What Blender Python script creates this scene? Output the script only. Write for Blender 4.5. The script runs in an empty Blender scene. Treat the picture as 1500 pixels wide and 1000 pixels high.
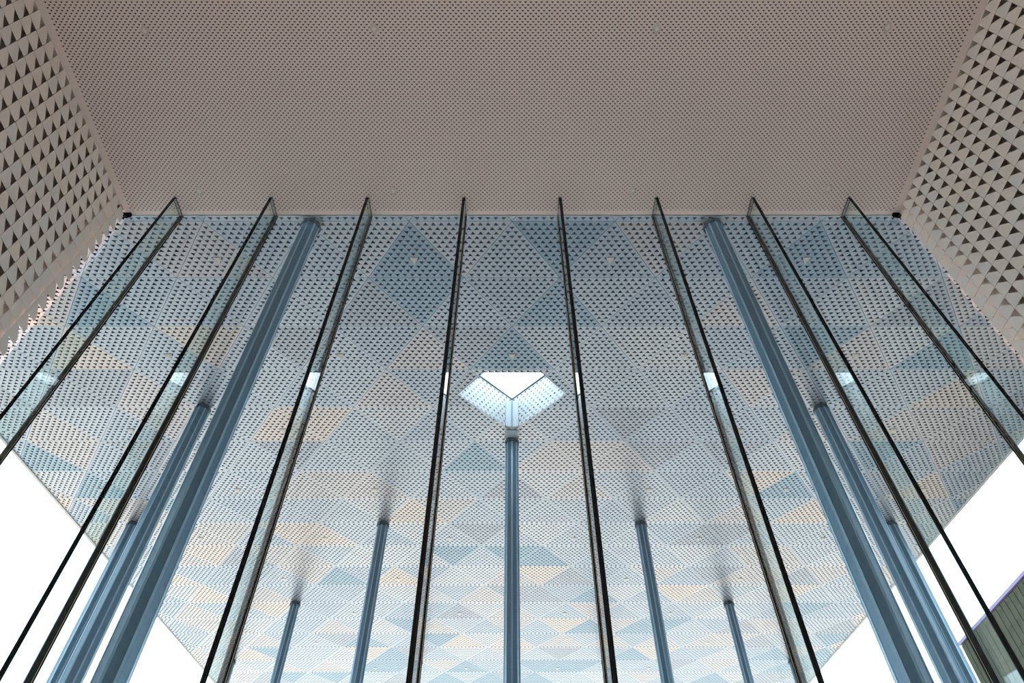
import bpy, bmesh, math, random
from mathutils import Vector, Matrix

# ------------------------------------------------------------------ camera, world, exposure
EYE = 1.6                       # eye height above the lobby floor
PITCH = math.radians(49.7)
FPX = 984.0                     # focal length in pixels of the 1500 x 1000 frame
scene = bpy.context.scene
col = scene.collection
cam_d = bpy.data.cameras.new('camera')
cam_d.sensor_width = 36.0
cam_d.lens = FPX / 1500.0 * 36.0
cam_d.clip_end = 500
cam = bpy.data.objects.new('camera', cam_d)
cam.location = (0, 0, EYE)
cam.rotation_euler = (math.pi / 2 + PITCH, 0, 0)
col.objects.link(cam)
scene.camera = cam

world = bpy.data.worlds.new('overcast_sky')
scene.world = world
world.use_nodes = True
bg = world.node_tree.nodes['Background']
bg.inputs['Color'].default_value = (0.96, 0.98, 1.0, 1)
bg.inputs['Strength'].default_value = 1.0

vs = scene.view_settings
vs.view_transform = 'Standard'
vs.look = 'None'
vs.gamma = 1.0
vs.use_curve_mapping = False
vs.exposure = 2.45

# ------------------------------------------------------------------ helpers
def srgb(r, g, b):
    f = lambda c: c / 12.92 if c <= 0.04045 else ((c + 0.055) / 1.055) ** 2.4
    return (f(r), f(g), f(b), 1.0)

def principled(name, rgb, rough=0.6, metal=0.0, noise=0.0, nscale=8.0, bump=0.0, coat=0.0, spec=0.5):
    m = bpy.data.materials.new(name)
    m.use_nodes = True
    nt = m.node_tree
    b = nt.nodes['Principled BSDF']
    b.inputs['Base Color'].default_value = srgb(*rgb)
    b.inputs['Roughness'].default_value = rough
    b.inputs['Metallic'].default_value = metal
    b.inputs['Specular IOR Level'].default_value = spec
    b.inputs['Coat Weight'].default_value = coat
    if noise > 0:
        tc = nt.nodes.new('ShaderNodeTexCoord')
        n = nt.nodes.new('ShaderNodeTexNoise')
        n.inputs['Scale'].default_value = nscale
        n.inputs['Detail'].default_value = 4
        nt.links.new(tc.outputs['Object'], n.inputs['Vector'])
        r = nt.nodes.new('ShaderNodeMapRange')
        r.inputs['To Min'].default_value = 1 - noise
        r.inputs['To Max'].default_value = 1 + noise
        nt.links.new(n.outputs['Fac'], r.inputs['Value'])
        mx = nt.nodes.new('ShaderNodeVectorMath')
        mx.operation = 'SCALE'
        mx.inputs[0].default_value = srgb(*rgb)[:3]
        nt.links.new(r.outputs['Result'], mx.inputs['Scale'])
        nt.links.new(mx.outputs['Vector'], b.inputs['Base Color'])
        if bump > 0:
            bp = nt.nodes.new('ShaderNodeBump')
            bp.inputs['Strength'].default_value = bump
            nt.links.new(n.outputs['Fac'], bp.inputs['Height'])
            nt.links.new(bp.outputs['Normal'], b.inputs['Normal'])
    return m

def glass(name, tint, ior=1.5, gloss=1.0):
    """thin architectural glass: tinted straight-through light plus a Fresnel mirror on each face"""
    m = bpy.data.materials.new(name)
    m.use_nodes = True
    nt = m.node_tree
    nt.nodes.clear()
    out = nt.nodes.new('ShaderNodeOutputMaterial')
    tr = nt.nodes.new('ShaderNodeBsdfTransparent')
    tr.inputs['Color'].default_value = (*tint, 1)
    gl = nt.nodes.new('ShaderNodeBsdfGlossy')
    gl.inputs['Roughness'].default_value = 0.0
    gl.inputs['Color'].default_value = (gloss, gloss, gloss, 1)
    geo = nt.nodes.new('ShaderNodeNewGeometry')
    mr = nt.nodes.new('ShaderNodeMapRange')
    mr.inputs['To Min'].default_value = ior
    mr.inputs['To Max'].default_value = 1.0 / ior
    nt.links.new(geo.outputs['Backfacing'], mr.inputs['Value'])
    fr = nt.nodes.new('ShaderNodeFresnel')
    nt.links.new(mr.outputs['Result'], fr.inputs['IOR'])
    mix = nt.nodes.new('ShaderNodeMixShader')
    nt.links.new(fr.outputs['Fac'], mix.inputs['Fac'])
    nt.links.new(tr.outputs[0], mix.inputs[1])
    nt.links.new(gl.outputs[0], mix.inputs[2])
    nt.links.new(mix.outputs[0], out.inputs['Surface'])
    return m

M = {}
M['ceiling'] = principled('white_perforated_ceiling_paint', (0.875, 0.83, 0.815), 0.55, noise=0.015, nscale=1.5)
M['ceiling_void'] = principled('dark_ceiling_void', (0.16, 0.14, 0.14), 0.9, noise=0.05)
M['wall_panel_a'] = principled('warm_white_wall_panel', (0.865, 0.82, 0.79), 0.5, noise=0.02, nscale=20)
M['wall_panel_b'] = principled('cool_white_wall_panel', (0.85, 0.815, 0.795), 0.5, noise=0.02, nscale=20)
M['wall_panel_c'] = principled('cream_white_wall_panel', (0.865, 0.815, 0.775), 0.5, noise=0.02, nscale=20)
M['wall_void'] = principled('wall_void_lining', (0.68, 0.62, 0.59), 0.9, noise=0.05)
M['shell'] = principled('pale_plaster_shell', (0.8, 0.77, 0.73), 0.8, noise=0.02)
M['black'] = principled('black_silicone', (0.03, 0.04, 0.05), 0.5, noise=0.05, spec=0.1)
M['ply'] = principled('dark_glass_edge', (0.03, 0.065, 0.085), 0.2, noise=0.05, spec=0.25)
M['interlayer'] = principled('interlayer_edge', (0.14, 0.20, 0.23), 0.4, noise=0.03)
M['bead'] = principled('pale_sealant_bead', (0.80, 0.81, 0.74), 0.5, noise=0.03)
M['pale_metal'] = principled('pale_brushed_metal', (0.72, 0.68, 0.66), 0.4, metal=0.3, noise=0.03)
M['pane'] = glass('facade_glass', (0.77, 0.87, 0.915))
M['fin'] = glass('fin_glass', (0.90, 0.962, 0.95))
M['column'] = principled('blue_grey_painted_steel', (0.35, 0.48, 0.56), 0.38, metal=0.15, noise=0.06, nscale=3)
M['rib'] = principled('pale_blue_steel_rib', (0.66, 0.77, 0.83), 0.35, metal=0.2, noise=0.03)
M['collar'] = principled('dark_blue_steel_collar', (0.22, 0.31, 0.37), 0.4, metal=0.3, noise=0.04)
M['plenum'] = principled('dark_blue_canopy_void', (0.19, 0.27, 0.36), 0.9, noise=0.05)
M['white_panel'] = principled('white_skylight_lining', (0.80, 0.81, 0.82), 0.35, noise=0.01)
M['col_reflection'] = principled('pale_column_reflection', (0.74, 0.77, 0.79), 0.4, metal=0.0, noise=0.02)
M['facade'] = principled('blue_grey_skyblock', (0.30, 0.36, 0.40), 0.5, noise=0.05, nscale=0.5)  # for the unseen sky-blocking walls
M['fascia'] = principled('pale_canopy_edge', (0.78, 0.77, 0.76), 0.45, metal=0.3, noise=0.02)
M['lamp'] = principled('cream_lamp_lens', (0.84, 0.77, 0.69), 0.4, noise=0.02)
M['plate'] = principled('grey_cover_plate', (0.77, 0.75, 0.73), 0.5, noise=0.02)
M['floor'] = principled('warm_stone_floor', (0.86, 0.775, 0.73), 0.5, noise=0.08, nscale=2)
M['paving'] = principled('pale_paving', (0.90, 0.80, 0.73), 0.8, noise=0.08, nscale=0.6)
M['bounce_dim'] = principled('bounce_dimming_paving', (0.25, 0.31, 0.35), 0.6, noise=0.08, nscale=0.6)
M['olive'] = principled('olive_metal_cladding', (0.215, 0.22, 0.175), 0.85, spec=0.1, noise=0.12, nscale=0.4)
M['olive_dark'] = principled('dark_olive_joint', (0.17, 0.18, 0.15), 0.9, spec=0.1, noise=0.08, nscale=0.4)
M['coping'] = principled('coping_lens_fringe', (0.38, 0.33, 0.48), 0.5, noise=0.03)  # violet lens fringe painted into the coping colour
REFL_TINTS = [(0.70, 0.735, 0.775), (0.665, 0.71, 0.76), (0.745, 0.735, 0.745), (0.68, 0.725, 0.77),
         (0.785, 0.75, 0.73), (0.575, 0.665, 0.725), (0.65, 0.68, 0.72), (0.745, 0.76, 0.785)]  # differing panel reflections, painted in as base colours
for i, t in enumerate(REFL_TINTS):
    M['soffit%d' % i] = principled('soffit_reflection_tint_%d' % i, t, 0.36, metal=0.55, noise=0.015, nscale=2)

def link(o, parent=None):
    col.objects.link(o)
    if parent is not None:
        o.parent = parent
    return o

def empty(name, loc=(0, 0, 0), rot=(0, 0, 0)):
    o = bpy.data.objects.new(name, None)
    o.empty_display_size = 0.3
    o.location = loc
    o.rotation_euler = rot
    return link(o)

def tag(o, label=None, cat=None, group=None, kind=None):
    if label: o['label'] = label
    if cat: o['category'] = cat
    if group: o['group'] = group
    if kind: o['kind'] = kind
    return o

class MB:
    """collects vertices and faces for one mesh object"""
    def __init__(self):
        self.v, self.f, self.m = [], [], []
    def face(self, pts, mi=0):
        n = len(self.v)
        self.v.extend(tuple(p) for p in pts)
        self.f.append(tuple(range(n, n + len(pts))))
        self.m.append(mi)
    def box(self, x0, x1, y0, y1, z0, z1, mi=0):
        n = len(self.v)
        self.v += [(x0, y0, z0), (x1, y0, z0), (x1, y1, z0), (x0, y1, z0),
                   (x0, y0, z1), (x1, y0, z1), (x1, y1, z1), (x0, y1, z1)]
        for q in ((0, 3, 2, 1), (4, 5, 6, 7), (0, 1, 5, 4), (1, 2, 6, 5), (2, 3, 7, 6), (3, 0, 4, 7)):
            self.f.append(tuple(n + i for i in q)); self.m.append(mi)
    def prism(self, pts, z0, z1, mi=0, caps=True):
        n = len(self.v); k = len(pts)
        self.v += [(p[0], p[1], z0) for p in pts] + [(p[0], p[1], z1) for p in pts]
        for i in range(k):
            j = (i + 1) % k
            self.f.append((n + i, n + j, n + k + j, n + k + i)); self.m.append(mi)
        if caps:
            self.f.append(tuple(n + i for i in reversed(range(k)))); self.m.append(mi)
            self.f.append(tuple(n + k + i for i in range(k))); self.m.append(mi)
    def mesh(self, name, mats, weld=False):
        me = bpy.data.meshes.new(name)
        me.from_pydata(self.v, [], self.f)
        for m in (mats if isinstance(mats, (list, tuple)) else [mats]):
            me.materials.append(m)
        me.polygons.foreach_set('material_index', self.m)
        if weld:
            bm = bmesh.new(); bm.from_mesh(me)
            bmesh.ops.remove_doubles(bm, verts=bm.verts, dist=1e-5)
            bm.to_mesh(me); bm.free()
        me.update()
        return me
    def build(self, name, mats, parent=None, weld=False):
        return link(bpy.data.objects.new(name, self.mesh(name, mats, weld)), parent)

def boxobj(name, mat, parent, *d):
    b = MB(); b.box(*d)
    return b.build(name, mat, parent)

def project(p):
    """a point of the place -> pixel of the 1500 x 1000 frame and depth"""
    x, y, z = p[0], p[1], p[2] - EYE
    c, s = math.cos(PITCH), math.sin(PITCH)
    d = y * c + z * s
    if d <= 0.01: return None
    return 750 + FPX * x / d, 500 - FPX * (-y * s + z * c) / d, d

# ------------------------------------------------------------------ sizes of the place
CEIL = 9.6          # lobby ceiling above the floor
WALLX = 5.2         # inner face of the patterned side walls
GLY = 4.58          # facade glass plane
FIN_Y0, FIN_Y1 = 4.288, 4.565
BACK = -9.0
CAN0 = 9.83         # canopy soffit height at Y = 0
CSL = math.atan(0.0741)  # canopy rises away from the glass
CC = math.cos(CSL)
ROW0, ROWD = 4.997, 1.048
canopy_z = lambda y: CAN0 + 0.0741 * y

def perforated(nx, ny, p, r, k, mb, tf, flip=False, wall=0.0):
    """sheet of nx by ny lattice cells; every inverted triangle carries a triangular hole. tf maps (u, v, w) to 3D"""
    def P(x, y, w=0.0):
        return tf(x, y, w)
    def holed(a, b, c):
        g = ((a[0] + b[0] + c[0]) / 3, (a[1] + b[1] + c[1]) / 3)
        q = [(g[0] + (t[0] - g[0]) * k, g[1] + (t[1] - g[1]) * k) for t in (a, b, c)]
        n = len(mb.v)
        mb.v += [P(*a), P(*b), P(*c)] + [P(*t) for t in q]
        for i in range(3):
            j = (i + 1) % 3
            mb.f.append((n + i, n + j, n + 3 + j, n + 3 + i)); mb.m.append(0)
        if wall:
            mb.v += [P(t[0], t[1], wall) for t in q]
            for i in range(3):
                j = (i + 1) % 3
                mb.f.append((n + 3 + i, n + 3 + j, n + 6 + j, n + 6 + i)); mb.m.append(0)
    def tri(*pts):
        mb.face([P(*t) for t in pts])
    W = nx * p
    for j in range(ny):
        y0, y1 = j * r, (j + 1) * r
        if j % 2 == 0:
            for i in range(nx):
                holed((i * p, y0), ((i + 1) * p, y0), ((i + .5) * p, y1))
            for i in range(1, nx):
                tri((i * p, y0), ((i + .5) * p, y1), ((i - .5) * p, y1))
            tri((0, y0), (p / 2, y1), (0, y1)); tri((W, y0), (W, y1), (W - p / 2, y1))
        else:
            for i in range(nx):
                tri(((i + .5) * p, y0), ((i + 1) * p, y1), (i * p, y1))
            for i in range(nx - 1):
                holed(((i + .5) * p, y0), ((i + 1.5) * p, y0), ((i + 1) * p, y1))
            tri((0, y0), (p / 2, y0), (0, y1)); tri((W, y0), (W, y1), (W - p / 2, y0))

# ------------------------------------------------------------------ ground, lobby shell
g = MB(); g.box(-120, 120, -60, 160, -0.4, -0.05)
tag(g.build('ground', M['paving']), kind='structure')
g = MB(); g.box(-20.0, 20.0, GLY + 0.1, 16.0, -0.05, -0.01)
tag(g.build('unseen_dark_forecourt', M['bounce_dim']), kind='structure')  # unseen dark slab added to dim light bounced onto the near canopy
g = MB(); g.box(-WALLX - 0.5, WALLX + 0.5, BACK, GLY + 0.1, -0.05, 0.0)
tag(g.build('floor', M['floor']), kind='structure')
g = MB(); g.box(-WALLX - 0.5, WALLX + 0.5, BACK - 0.3, BACK, 3.3, CEIL + 0.3)
for x0, x1 in ((-WALLX - 0.5, -WALLX + 0.6), (WALLX - 0.6, WALLX + 0.5)):
    g.box(x0, x1, BACK - 0.3, BACK, 0.0, 3.3)
tag(g.build('wall_back', M['shell']), kind='structure')      # unseen opening behind the camera, added to light the lobby

for side, nm in ((-1, 'wall_skyblock_left'), (1, 'wall_skyblock_right')):     # unseen walls added to block sky from the near canopy
    x0, x1 = sorted((side * (WALLX + 0.9), side * 34.0))
    g = MB(); g.box(x0, x1, GLY - 1.5, GLY - 1.2, -0.05, canopy_z(GLY - 1.2) - 0.15)
    tag(g.build(nm, M['facade']), kind='structure')

# ceiling: plain border sheet, a field of small triangular holes and the dark void above
P_C, R_C = 0.059, 0.0287
NX_C = int((2 * WALLX - 0.12) / P_C)
Y_END = GLY - 0.085
NY_C = 166
Y_BEG = Y_END - NY_C * R_C
XW = NX_C * P_C / 2
b = MB()
yb = GLY - 0.02
for x0, x1, y0, y1 in ((-WALLX, -XW, BACK, yb), (XW, WALLX, BACK, yb), (-XW, XW, Y_END, yb), (-XW, XW, BACK, Y_BEG)):
    b.box(x0, x1, y0, y1, CEIL, CEIL + 0.012)
ceiling = tag(b.build('ceiling', M['ceiling']), kind='structure')
b = MB()
perforated(NX_C, NY_C, P_C, R_C, 0.60, b, lambda u, v, w: (u - XW, Y_BEG + v, CEIL + w))
tag(b.build('perforated_field', M['ceiling'], ceiling), kind='stuff')
b = MB(); b.box(-WALLX - 0.5, WALLX + 0.5, BACK, GLY - 0.03, CEIL + 0.14, CEIL + 0.34)
b.build('ceiling_void_lining', M['ceiling_void'], ceiling)
b = MB(); b.box(-WALLX - 0.02, WALLX + 0.02, GLY - 0.03, GLY - 0.02, CEIL, CEIL + 0.34)
b.build('edge_upstand', M['ceiling'], ceiling)

# patterned side walls -------------------------------------------------------
CW, CH = 0.16, 0.19
def wall_panel_mesh(name, corner_far, sx):
    """one pressed wall panel: a rectangle whose upper corner is slit and folded into the wall.
    local u along Y from 0 to CW, v downwards from 0 to CH; sx is the sign of the inward (room) normal"""
    gp = 0.0022
    lw, lh = CW * 0.63, CH * 0.60
    u0, u1, v0, v1 = gp, CW - gp, gp, CH - gp
    if corner_far:
        out = [(u0, v0), (u1 - lw, v0), (u1, v0 + lh), (u1, v1), (u0, v1)]
        a, c, h = (u1 - lw, v0), (u1, v0), (u1, v0 + lh)
    else:
        out = [(u0 + lw, v0), (u1, v0), (u1, v1), (u0, v1), (u0, v0 + lh)]
        a, c, h = (u0 + lw, v0), (u0, v0), (u0, v0 + lh)
    mb = MB()
    T = lambda p, d: (-sx * d, p[0], -p[1])
    mb.face([T(p, 0) for p in out]); mb.face([T(p, 0.004) for p in reversed(out)])
    for i in range(5):
        j = (i + 1) % 5
        mb.face([T(out[i], 0), T(out[j], 0), T(out[j], 0.004), T(out[i], 0.004)])
    # folded corner flap, hinged on the slanted cut
    hx, hy = h[0] - a[0], h[1] - a[1]
    L2 = hx * hx + hy * hy
    t = ((c[0] - a[0]) * hx + (c[1] - a[1]) * hy) / L2
    ft = (a[0] + hx * t, a[1] + hy * t)
    dist = math.hypot(c[0] - ft[0], c[1] - ft[1])
    ang = math.radians(84)
    cp = (ft[0] + (c[0] - ft[0]) * math.cos(ang), ft[1] + (c[1] - ft[1]) * math.cos(ang))
    mb.face([T(a, 0.001), T(cp, dist * math.sin(ang)), T(h, 0.001)])
    return mb, [M['wall_panel_a']]

def build_wall(name, side):
    sx = -side                                  # room-side normal direction along X
    X = side * WALLX
    rnd = random.Random(5 + side)
    y_end = GLY - 0.025
    w = MB()
    # outer shell and the dark lining that stops two panels short of the glass
    xo = side * (WALLX + 0.5)
    w.box(min(xo, xo - side * 0.12), max(xo, xo - side * 0.12), BACK, y_end - (5 * CW if side < 0 else 0.0), 0, CEIL + 0.3)
    wall = tag(w.build(name, M['shell']), kind='structure')
    xl = side * (WALLX + 0.08)
    b = MB(); b.box(min(xl, xl + side * 0.02), max(xl, xl + side * 0.02), BACK, y_end - 2.15 * CW, 0, CEIL)
    b.build('void_lining', M['wall_void'], wall)
    xl = side * (WALLX + 0.08)
    b = MB(); b.box(min(xl, xl + side * 0.01), max(xl, xl + side * 0.01), y_end - 2.1 * CW, y_end - (0.35 * CW if side < 0 else 0.0), 0, CEIL)
    b.build('daylight_edge_lining', M['wall_panel_a'], wall)  # paler colour imitates daylight entering the cavity beside the glass
    b = MB(); b.box(min(X, X + side * 0.01), max(X, X + side * 0.01), BACK, y_end - 48 * CW, 0, CEIL)
    b.box(min(X, X + side * 0.01), max(X, X + side * 0.01), y_end - 48 * CW, y_end, 0, CEIL - 0.01 - 36 * CH)
    b.build('plain_lining', M['shell'], wall)
    b = MB(); b.box(min(X, X + side * 0.4), max(X, X + side * 0.4), BACK, y_end - (CW if side < 0 else 0.0), CEIL - 0.01, CEIL)
    b.build('head_closer', M['wall_panel_b'], wall)
    mb, mats = wall_panel_mesh('wall_panel', side < 0, sx)
    meshes = [mb.mesh('wall_panel', M[k]) for k in ('wall_panel_a', 'wall_panel_b', 'wall_panel_c')]
    cells = []
    for i in range(48):
        for j in range(36):
            y, z = y_end - (i + 1) * CW, CEIL - 0.012 - j * CH
            pr = project((X, y + CW / 2, z - CH / 2))
            inframe = pr is not None and -60 < pr[0] < 1560 and -60 < pr[1] < 1060
            far = 0 if pr is None else math.hypot(max(0, -pr[0], pr[0] - 1500), max(0, -pr[1], pr[1] - 1000))
            cells.append(((0 if inframe else 1, far if pr else 1e9), y, z))
    cells.sort(key=lambda c: c[0])
    rest = MB()
    for n, (_, y, z) in enumerate(cells):
        if n < 290:
            o = bpy.data.objects.new('panel', meshes[rnd.choice((0, 0, 1, 2))])
            o.location = (X, y, z)
            link(o, wall)
        else:
            k = len(rest.v)
            rest.v += [(v[0] + X, v[1] + y, v[2] + z) for v in mb.v]
            rest.f += [tuple(q + k for q in f) for f in mb.f]
            mi = rnd.choice((0, 0, 1, 2))
            rest.m += [mi] * len(mb.f)
    o = rest.build('panel_field', [M['wall_panel_a'], M['wall_panel_b'], M['wall_panel_c']], wall)
    tag(o, kind='stuff')
    return wall

build_wall('wall_left', -1)
build_wall('wall_right', 1)

# facade glass -------------------------------------------------------------
FINX = [(-3.5 + i) * 1.274 for i in range(8)]
edges = [-WALLX + 0.01] + FINX + [WALLX - 0.01]
PTOP = 10.1
for i in range(9):
    x0 = edges[i] + (0.012 if i else 0.0)
    x1 = edges[i + 1] - (0.012 if i < 8 else 0.0)
    b = MB(); b.box(x0, x1, GLY, GLY + 0.02, 0.0, PTOP)
    tag(b.build('window_%d' % (i + 1), M['pane']), kind='structure')

for side in (-1, 1):
    b = MB()
    x = side * WALLX
    b.box(min(x, x - side * 0.085), max(x, x - side * 0.085), GLY - 0.065, GLY - 0.02, CEIL - 0.05, CEIL)
    b.box(min(x, x - side * 0.05), max(x, x - side * 0.05), GLY - 0.065, GLY - 0.02, CEIL - 0.075, CEIL - 0.05)
    o = b.build('glazing_bracket', M['black'])
    tag(o, 'small black glazing bracket in the ceiling corner beside the %s' % ('saw-toothed wall edge' if side < 0 else 'straight wall edge'), 'bracket')

ordinal = ['first', 'second', 'third', 'fourth']
for i, x in enumerate(FINX):
    near = 'saw-toothed' if x < 0 else 'straight-edged'
    n = i if x < 0 else 7 - i
    f = empty('glass_fin', (x, (FIN_Y0 + FIN_Y1) / 2, 0))
    tag(f, 'tall clear glass fin with black edges, %s from the %s patterned wall' % (ordinal[n], near), 'glass fin', 'glass fins along the facade')
    y0, y1 = FIN_Y0 - f.location.y, FIN_Y1 - f.location.y
    T = 0.019
    boxobj('glass_blade', M['fin'], f, -T + 0.001, T - 0.001, y0 + 0.006, y1 - 0.003, 0.0, CEIL - 0.004)
    e = MB()
    for k in (-1, 0, 1):
        e.box(k * 0.0133 - 0.0055, k * 0.0133 + 0.0055, y0, y0 + 0.006, 0.0, CEIL)
    fe = e.build('front_edge', M['ply'], f)
    for k in (-0.5, 0.5):
        boxobj('interlayer', M['interlayer'], fe, k * 0.0133 - 0.0011, k * 0.0133 + 0.0011, y0 + 0.001, y0 + 0.006, 0.0, CEIL)
    outer = i in (0, 7)
    zs = 3.75 if outer else 0.0
    s = MB(); s.box(-0.031, 0.031, y1, y1 + 0.0145, zs, CEIL)
    se = s.build('rear_seal', M['black'], f)
    for k in (-1, 1):
        boxobj('sealant_bead', M['bead'], se, k * 0.0255 - 0.0016, k * 0.0255 + 0.0016, y1 - 0.002, y1, zs, CEIL)
    if outer:
        boxobj('lower_seal', M['pale_metal'], f, -0.027, 0.027, y1, y1 + 0.0145, 0.0, zs)
    h = MB()
    for k in (-1, 1):
        h.box(k * T - 0.002, k * T + 0.002, y0, y1, CEIL - 0.008, CEIL)
    h.build('head_seal', M['black'], f)

# ------------------------------------------------------------------ canopy
canopy = empty('canopy', (0, 0, CAN0), (CSL, 0, 0))
tag(canopy, 'large perforated metal canopy of triangular soffit panels with painted reflection tints on slim columns', 'canopy')
HB, HP = 1.5, ROWD / CC                      # panel base and height in the canopy plane
row_s = lambda n: (ROW0 + ROWD * n) / CC
XE = 10.15
R_FIRST, R_LAST = -1, 19
KITE = [(-0.50, 8.22), (0.52, 8.22), (1.0, 8.80), (0.0, 9.90), (-1.0, 8.81)]
KITE = [(x, y / CC) for x, y in KITE]
DEPTH = 0.80

def panel_geometry():
    """triangular sheet, apex at -2/3 height, with an inverted triangular hole in each inverted cell"""
    mb = MB()
    n = 13; k = 0.70; sc = 1 - 0.008
    def pt(i, j):                              # row i from the apex, j along the row
        y = (i / n) * HP - 2 * HP / 3
        x = (j - i / 2) / n * HB
        return (x * sc, y * sc)
    for i in range(n):
        for j in range(i + 1):
            a, b_, c = pt(i, j), pt(i + 1, j + 1), pt(i + 1, j)
            mb.face([(*q, 0) for q in (a, b_, c)])
        for j in range(i):
            a, b_, c = pt(i, j), pt(i, j + 1), pt(i + 1, j + 1)
            g_ = (sum(q[0] for q in (a, b_, c)) / 3, sum(q[1] for q in (a, b_, c)) / 3)
            q = [(g_[0] + (t[0] - g_[0]) * k, g_[1] + (t[1] - g_[1]) * k) for t in (a, b_, c)]
            m0 = len(mb.v)
            mb.v += [(*a, 0), (*b_, 0), (*c, 0)] + [(*t, 0) for t in q] + [(*t, 0.003) for t in q]
            for s in range(3):
                t = (s + 1) % 3
                mb.f.append((m0 + s, m0 + t, m0 + 3 + t, m0 + 3 + s)); mb.m.append(0)
                mb.f.append((m0 + 3 + s, m0 + 3 + t, m0 + 6 + t, m0 + 6 + s)); mb.m.append(0)
    # turned-up rim so the sheet has a visible edge
    rim = [pt(0, 0), pt(n, n), pt(n, 0)]
    for s in range(3):
        a, b_ = rim[s], rim[(s + 1) % 3]
        mb.face([(*a, 0), (*b_, 0), (*b_, 0.03), (*a, 0.03)])
    return mb

PG = panel_geometry()
panel_meshes = []
for i in range(len(REFL_TINTS)):
    panel_meshes.append(PG.mesh('soffit_panel', M['soffit%d' % i]))

def clip_out_convex(me, poly):
    """returns the mesh minus the inside of a convex polygon (counter-clockwise in x, y)"""
    out = bmesh.new()
    rem = bmesh.new(); rem.from_mesh(me)
    n = len(poly)
    for i in range(n):
        a, b_ = Vector((*poly[i], 0)), Vector((*poly[(i + 1) % n], 0))
        nrm = Vector((b_.y - a.y, -(b_.x - a.x), 0)).normalized()      # outward for ccw
        part = rem.copy()
        bmesh.ops.bisect_plane(part, geom=part.verts[:] + part.edges[:] + part.faces[:], dist=1e-6, plane_co=a, plane_no=nrm, clear_inner=True)
        bmesh.ops.bisect_plane(rem, geom=rem.verts[:] + rem.edges[:] + rem.faces[:], dist=1e-6, plane_co=a, plane_no=nrm, clear_outer=True)
        tmp = bpy.data.meshes.new('tmp'); part.to_mesh(tmp); part.free()
        out.from_mesh(tmp); bpy.data.meshes.remove(tmp)
    rem.free()
    res = bpy.data.meshes.new('soffit_panel')
    out.to_mesh(res); out.free()
    return res

def clip_side(me, side, xlim):
    bm = bmesh.new(); bm.from_mesh(me)
    bmesh.ops.bisect_plane(bm, geom=bm.verts[:] + bm.edges[:] + bm.faces[:], dist=1e-6, plane_co=(xlim, 0, 0), plane_no=(side, 0, 0), clear_outer=True)
    res = bpy.data.meshes.new('soffit_panel'); bm.to_mesh(res); bm.free()
    return res

def ccw(poly):
    a = sum(poly[i][0] * poly[(i + 1) % len(poly)][1] - poly[(i + 1) % len(poly)][0] * poly[i][1] for i in range(len(poly)))
    return poly if a > 0 else poly[::-1]
KITE = ccw(KITE)

rnd = random.Random(11)
FORCE = {(0.0, 2, 'A'): 5, (-0.75, 2, 'B'): 6, (-1.5, 0, 'A'): 5, (0.75, 0, 'B'): 5, (1.5, 0, 'A'): 1, (0.75, 1, 'A'): 5,
         (-0.75, 1, 'A'): 3, (-1.5, 1, 'B'): 5, (0.0, 1, 'B'): 1, (4.5, 0, 'A'): 5, (4.5, 1, 'B'): 1}
cells = []
for r in range(R_FIRST, R_LAST):
    off = 0.75 if r % 2 else 0.0
    for k in range(-9, 10):
        xa = k * HB + off
        for x, kind, s in ((xa, 'A', row_s(r) + 2 * HP / 3), (xa + 0.75, 'B', row_s(r) + HP / 3)):
            if abs(x) - 0.75 >= XE - 0.02: continue
            pick = (0, 0, 1, 2, 3, 4, 6, 7, 5, 0, 1, 2)
            ti = FORCE.get((x, r, kind), rnd.choice(pick))
            wp = (x, s * CC, CAN0 + s * math.sin(CSL))
            pr = project(wp)
            vis = pr is not None and -40 < pr[0] < 1540 and 300 < pr[1] < 1040 and not (abs(x) > WALLX and abs(x) / (s * CC) > WALLX / GLY + 0.12)
            cells.append((0 if vis else 1, s, x, kind, r, ti))
cells.sort(key=lambda c: (c[0], c[1], abs(c[2])))
parts = 0
rest = MB()
for hid, s, x, kind, r, ti in cells:
    rot = 0.0 if kind == 'A' else math.pi
    over = abs(x) + 0.75 > XE
    inkite = abs(x) < 1.8 and 7.0 < s < 11.0
    me = panel_meshes[ti]
    if over:
        sd = 1 if x > 0 else -1
        loc_sd = sd if kind == 'A' else -sd
        me = clip_side(me, loc_sd, loc_sd * (XE - abs(x)))
    if inkite:
        poly = [((px - x), (py - s)) for px, py in KITE]
        if kind == 'B': poly = [(-a, -b_) for a, b_ in poly]
        me = clip_out_convex(me, poly)
        if len(me.polygons) == 0: continue
    if me is not panel_meshes[ti] and len(me.materials) == 0:
        me.materials.append(M['soffit%d' % ti])
    if not hid and parts < 295:
        o = bpy.data.objects.new('soffit_panel', me)
        o.location = (x, s, 0)
        o.rotation_euler = (0, 0, rot)
        link(o, canopy)
        parts += 1
    else:
        k0 = len(rest.v); sg = 1 if kind == 'A' else -1
        rest.v += [(sg * v.co.x + x, sg * v.co.y + s, v.co.z) for v in me.vertices]
        rest.f += [tuple(q + k0 for q in p.vertices) for p in me.polygons]
        rest.m += [ti] * len(me.polygons)
o = rest.build('soffit_panel_field', [M['soffit%d' % i] for i in range(len(REFL_TINTS))], canopy)
tag(o, kind='stuff')

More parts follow.
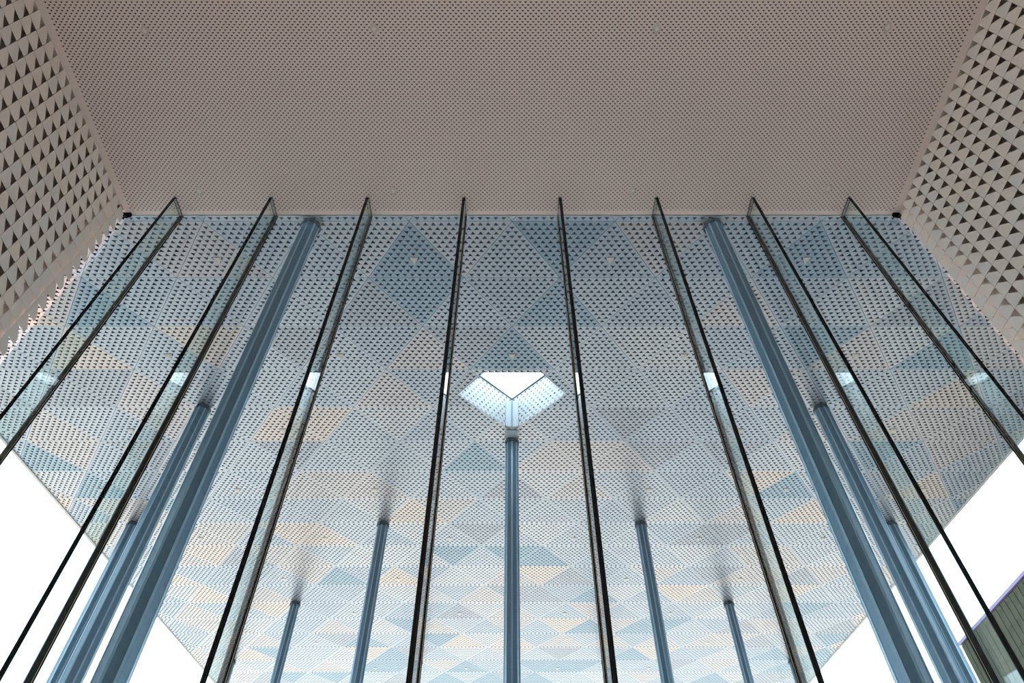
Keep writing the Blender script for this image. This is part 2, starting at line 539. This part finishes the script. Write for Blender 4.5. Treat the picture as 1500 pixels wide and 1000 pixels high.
s0, s1 = row_s(R_FIRST) + 0.02, row_s(R_LAST)
def sheet_minus_kite(name, z, mat):
    b = MB(); b.face([(-XE, s0, z), (XE, s0, z), (XE, s1, z), (-XE, s1, z)])
    me = b.mesh(name, mat)
    res = clip_out_convex(me, KITE)
    if len(res.materials) == 0: res.materials.append(mat)
    return link(bpy.data.objects.new(name, res), canopy)
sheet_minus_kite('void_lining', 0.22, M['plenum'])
sheet_minus_kite('roof_deck', DEPTH, M['fascia'])
b = MB()
b.box(-XE - 0.06, -XE, s0 - 0.05, s1 + 0.06, -0.02, DEPTH); b.box(XE, XE + 0.06, s0 - 0.05, s1 + 0.06, -0.02, DEPTH)
b.box(-XE, XE, s1, s1 + 0.06, -0.02, DEPTH); b.box(-XE, XE, s0 - 0.05, s0, -0.005, DEPTH)
b.build('edge_fascia', M['fascia'], canopy)
for i in range(len(KITE)):                    # white perforated lining of the roof opening
    a, c = Vector(KITE[i]), Vector(KITE[(i + 1) % len(KITE)])
    d = (c - a); L = d.length; d.normalize()
    nx = max(2, round(L / 0.1154)); ny = 9
    b = MB()
    pz, rz = L / nx, (DEPTH + 0.01) / ny
    perforated(nx, ny, pz, rz, 0.5, b, lambda u, v, w: (a.x + d.x * u, a.y + d.y * u, -0.01 + v))
    b.build('skylight_lining', M['white_panel'], canopy)
    nrm = Vector((d.y, -d.x))                 # outward of the opening
    b = MB()
    b.face([(a.x + nrm.x * .03, a.y + nrm.y * .03, 0), (c.x + nrm.x * .03, c.y + nrm.y * .03, 0),
            (c.x + nrm.x * .03, c.y + nrm.y * .03, DEPTH), (a.x + nrm.x * .03, a.y + nrm.y * .03, DEPTH)])
    b.build('skylight_backing', M['fascia'], canopy)

KD = min(KITE, key=lambda p: -p[1])           # far point of the opening
def frame_bar(p, q, r):
    b = MB()
    d = Vector((q[0] - p[0], q[1] - p[1], q[2] - p[2])); L = d.length; d.normalize()
    u = d.cross(Vector((0, 0, 1)))
    if u.length < 0.1: u = Vector((1, 0, 0))
    u.normalize(); w = d.cross(u)
    ring = []
    for e in (Vector(p), Vector(q)):
        ring.append([e + u * (r * a) + w * (r * c) for a, c in ((-1, -1), (1, -1), (1, 1), (-1, 1))])
    for a in range(4):
        c = (a + 1) % 4
        b.face([ring[0][a], ring[0][c], ring[1][c], ring[1][a]])
    b.face(ring[0]); b.face(ring[1][::-1])
    return b.build('skylight_frame', M['collar'], canopy)
for i in range(len(KITE)):
    p, q = KITE[i], KITE[(i + 1) % len(KITE)]
    if KD in (p, q):
        frame_bar((p[0] * 0.985, p[1] - 0.012, DEPTH), (q[0] * 0.985, q[1] - 0.012, DEPTH), 0.011)
frame_bar((KD[0], KD[1] - 0.148, 0.0), (KD[0], KD[1] - 0.148, DEPTH - 0.14), 0.006)
b = MB()                                      # pale prism added to imitate the column's reflection in the opening
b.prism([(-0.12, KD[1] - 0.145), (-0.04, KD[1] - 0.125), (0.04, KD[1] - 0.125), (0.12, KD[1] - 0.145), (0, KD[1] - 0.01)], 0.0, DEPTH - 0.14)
b.build('column_reflection', M['col_reflection'], canopy)
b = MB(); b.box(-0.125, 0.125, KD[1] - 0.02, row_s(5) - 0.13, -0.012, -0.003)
b.build('soffit_reflection', M['col_reflection'], canopy)  # pale slab painted in as the column's reflection on the soffit

# small triangular downlights set in the soffit ------------------------------
WHICH = ['first', 'second', 'third', 'fourth', 'fifth', 'sixth', 'seventh', 'eighth', 'ninth']
def lamp_obj(x, s, k):
    root = empty('downlight', (x, s * CC, CAN0 + s * math.sin(CSL)), (CSL, 0, 0))
    tag(root, 'small cream triangular downlight in the canopy soffit, %s lamp row out from the glass' % WHICH[k], 'light', '%s row of canopy downlights' % WHICH[k])
    return root
b = MB(); w_, h_ = 0.055 , 0.12
b.prism([(-w_, -h_ / 3), (w_, -h_ / 3), (0, 2 * h_ / 3)], -0.010, -0.006)
lens_me = b.mesh('lens', M['lamp'])
b = MB()
o_, i_ = 1.22, 1.0
to = [(-w_ * o_, -h_ / 3 * o_), (w_ * o_, -h_ / 3 * o_), (0, 2 * h_ / 3 * o_)]
ti_ = [(-w_, -h_ / 3), (w_, -h_ / 3), (0, 2 * h_ / 3)]
for q in range(3):
    t = (q + 1) % 3
    b.face([(*to[q], -0.009), (*to[t], -0.009), (*ti_[t], -0.009), (*ti_[q], -0.009)])
    b.face([(*to[q], -0.009), (*to[t], -0.009), (*to[t], -0.005), (*to[q], -0.005)])
    b.face([(*ti_[q], -0.009), (*ti_[t], -0.009), (*ti_[t], -0.005), (*ti_[q], -0.005)])
trim_me = b.mesh('trim_ring', M['plate'])
for k in range(0, 9):
    r = 2 * k
    for j in range(-3, 4):
        x = 3 * j + (1.5 if k % 2 == 0 else 0.0)
        s = row_s(r + 0.667)
        if abs(x) > 9.6: continue
        if x == 0 and 8.0 < s < 10.3: continue
        pr = project((x, s * CC, CAN0 + s * math.sin(CSL)))
        if pr is None or not (0 < pr[0] < 1500 and 318 < pr[1] < 1000): continue
        if abs(x) / (s * CC) > WALLX / GLY: continue
        root = lamp_obj(x, s, k)
        for nm, me in (('lens', lens_me), ('trim_ring', trim_me)):
            link(bpy.data.objects.new(nm, me), root)

# columns ---------------------------------------------------------------------
def flute_profile(R):
    pts = []
    for k in range(8):
        a0 = math.radians(45 * k)
        for da, f in ((-4, 1.0), (4, 1.0), (9, 0.965), (16, 0.945), (22.5, 0.94), (29, 0.945), (36, 0.965)):
            a = a0 + math.radians(da)
            pts.append((R * f * math.cos(a), R * f * math.sin(a)))
    return pts

def column(x, row, label, R=0.125):
    y = ROW0 + ROWD * row + (0.06 if row == 0 else 0.0)
    top = canopy_z(y) - 0.012
    c = empty('column', (x, y, 0))
    tag(c, label, 'column', 'canopy columns')
    b = MB(); b.prism(flute_profile(R), 0.04, top - 0.10)
    sh = b.build('shaft', M['column'], c)
    for p in sh.data.polygons: p.use_smooth = False
    for k in range(8):
        a = math.radians(45 * k)
        ca, sa = math.cos(a), math.sin(a)
        q = [(R * 0.97, -0.011), (R * 1.02, -0.011), (R * 1.02, 0.011), (R * 0.97, 0.011)]
        b = MB(); b.prism([(u * ca - v * sa, u * sa + v * ca) for u, v in q], 0.04, top - 0.10)
        b.build('rib', M['rib'], c)
    b = MB()
    cp = [(0.148 * math.cos(math.radians(22.5 + 45 * k)), 0.148 * math.sin(math.radians(22.5 + 45 * k))) for k in range(8)]
    b.prism(cp, top - 0.10, top - 0.03)
    b.build('collar', M['collar'], c)
    b = MB()
    hp = [(0.125 * math.cos(math.radians(22.5 + 45 * k)), 0.125 * math.sin(math.radians(22.5 + 45 * k))) for k in range(8)]
    b.prism(hp, top - 0.03, top + 0.006)
    b.build('head_plate', M['collar'], c)
    b = MB(); b.prism([(1.5 * p[0], 1.5 * p[1]) for p in cp], -0.01, 0.04)
    b.build('base_plate', M['collar'], c)
    return c

for sx in (-1, 1):
    nm = 'saw-toothed' if sx < 0 else 'straight-edged'
    column(sx * 2.93, 0, 'thick-looking fluted steel column right behind the glass, on the %s wall side' % nm)
    column(sx * 5.84, 4, 'fluted blue-grey column behind the near column, on the %s wall side' % nm, 0.137)
    column(sx * 3.0, 8, 'fluted blue-grey column between skylight column and %s side, with soffit reflection above it' % nm)
    column(sx * 8.82, 8, 'fluted column close to the canopy edge on the %s wall side' % nm, 0.135)
    column(sx * 6.0, 12, 'slim distant fluted column two rows past the skylight, on the %s wall side' % nm)
    column(sx * 3.0, 16, 'most distant slim fluted column near the middle, on the %s wall side' % nm)
    column(sx * 9.0, 16, 'most distant slim fluted column near the canopy edge, on the %s wall side' % nm)
column(0.0, 5, 'fluted blue-grey column standing at the point of the canopy roof opening')

# cover plates in the lobby ceiling -------------------------------------------
def unproject_to_z(u, v, z):
    c, s = math.cos(PITCH), math.sin(PITCH)
    dx, dy = (u - 750) / FPX, (v - 500) / FPX
    d = Vector((dx, c + dy * s, s - dy * c))
    return d * ((z - EYE) / d.z)
PLATES = ((212, 45, 'deep in the lobby near the saw-toothed wall'), (548, 42, 'deep in the lobby, mid-ceiling towards the saw-toothed wall'),
          (962, 42, 'deep in the lobby, mid-ceiling towards the straight-edged wall'), (1300, 40, 'deep in the lobby near the straight-edged wall'),
          (292, 280, 'between first and second fins from saw-toothed wall'), (576, 279, 'between third and fourth fins from saw-toothed wall'),
          (926, 279, 'between third and fourth fins from straight-edged wall'), (1213, 276, 'between first and second fins from straight-edged wall'))
for u, v, where in PLATES:
    p = unproject_to_z(u, v, CEIL)
    w, l = 0.058, 0.072
    o = empty('ceiling_cover_plate', (p.x, p.y, CEIL))
    b = MB(); b.prism([(-w, 0), (0, -l), (w, 0), (0, l)], -0.006, 0.0); b.build('plate', M['plate'], o)
    b = MB(); b.prism([(-w * .45, 0), (0, -l * .45), (w * .45, 0), (0, l * .45)], -0.009, -0.006); b.build('cap', M['ceiling'], o)
    tag(o, 'flat grey diamond ceiling plate, ' + where, 'cover plate', 'diamond plates in the lobby ceiling')

# neighbouring building -------------------------------------------------------
nb = empty('neighbouring_building', (22, 26, 0))
tag(nb, 'olive metal-clad neighbouring building with coping in a painted violet lens fringe beyond the canopy', 'building')
ZT = 1.6 + 15.45
boxobj('wall', M['olive_dark'], nb, 0.0, 9.0, -9.0, 6.5, -0.05, ZT)
b = MB()
y = -9.0
while y < 6.4:
    b.box(-0.05, 0.0, y, y + 0.35, 0.0, ZT - 0.05); y += 0.4
tag(b.build('cladding_rib_field', M['olive'], nb), kind='stuff')
for zb in (5.0, 9.0, 13.0):
    boxobj('floor_band', M['olive'], nb, -0.16, 0.0, -9.0, 6.5, zb, zb + 0.25)
boxobj('coping', M['coping'], nb, -0.12, 9.2, -9.2, 6.6, ZT, ZT + 0.14)
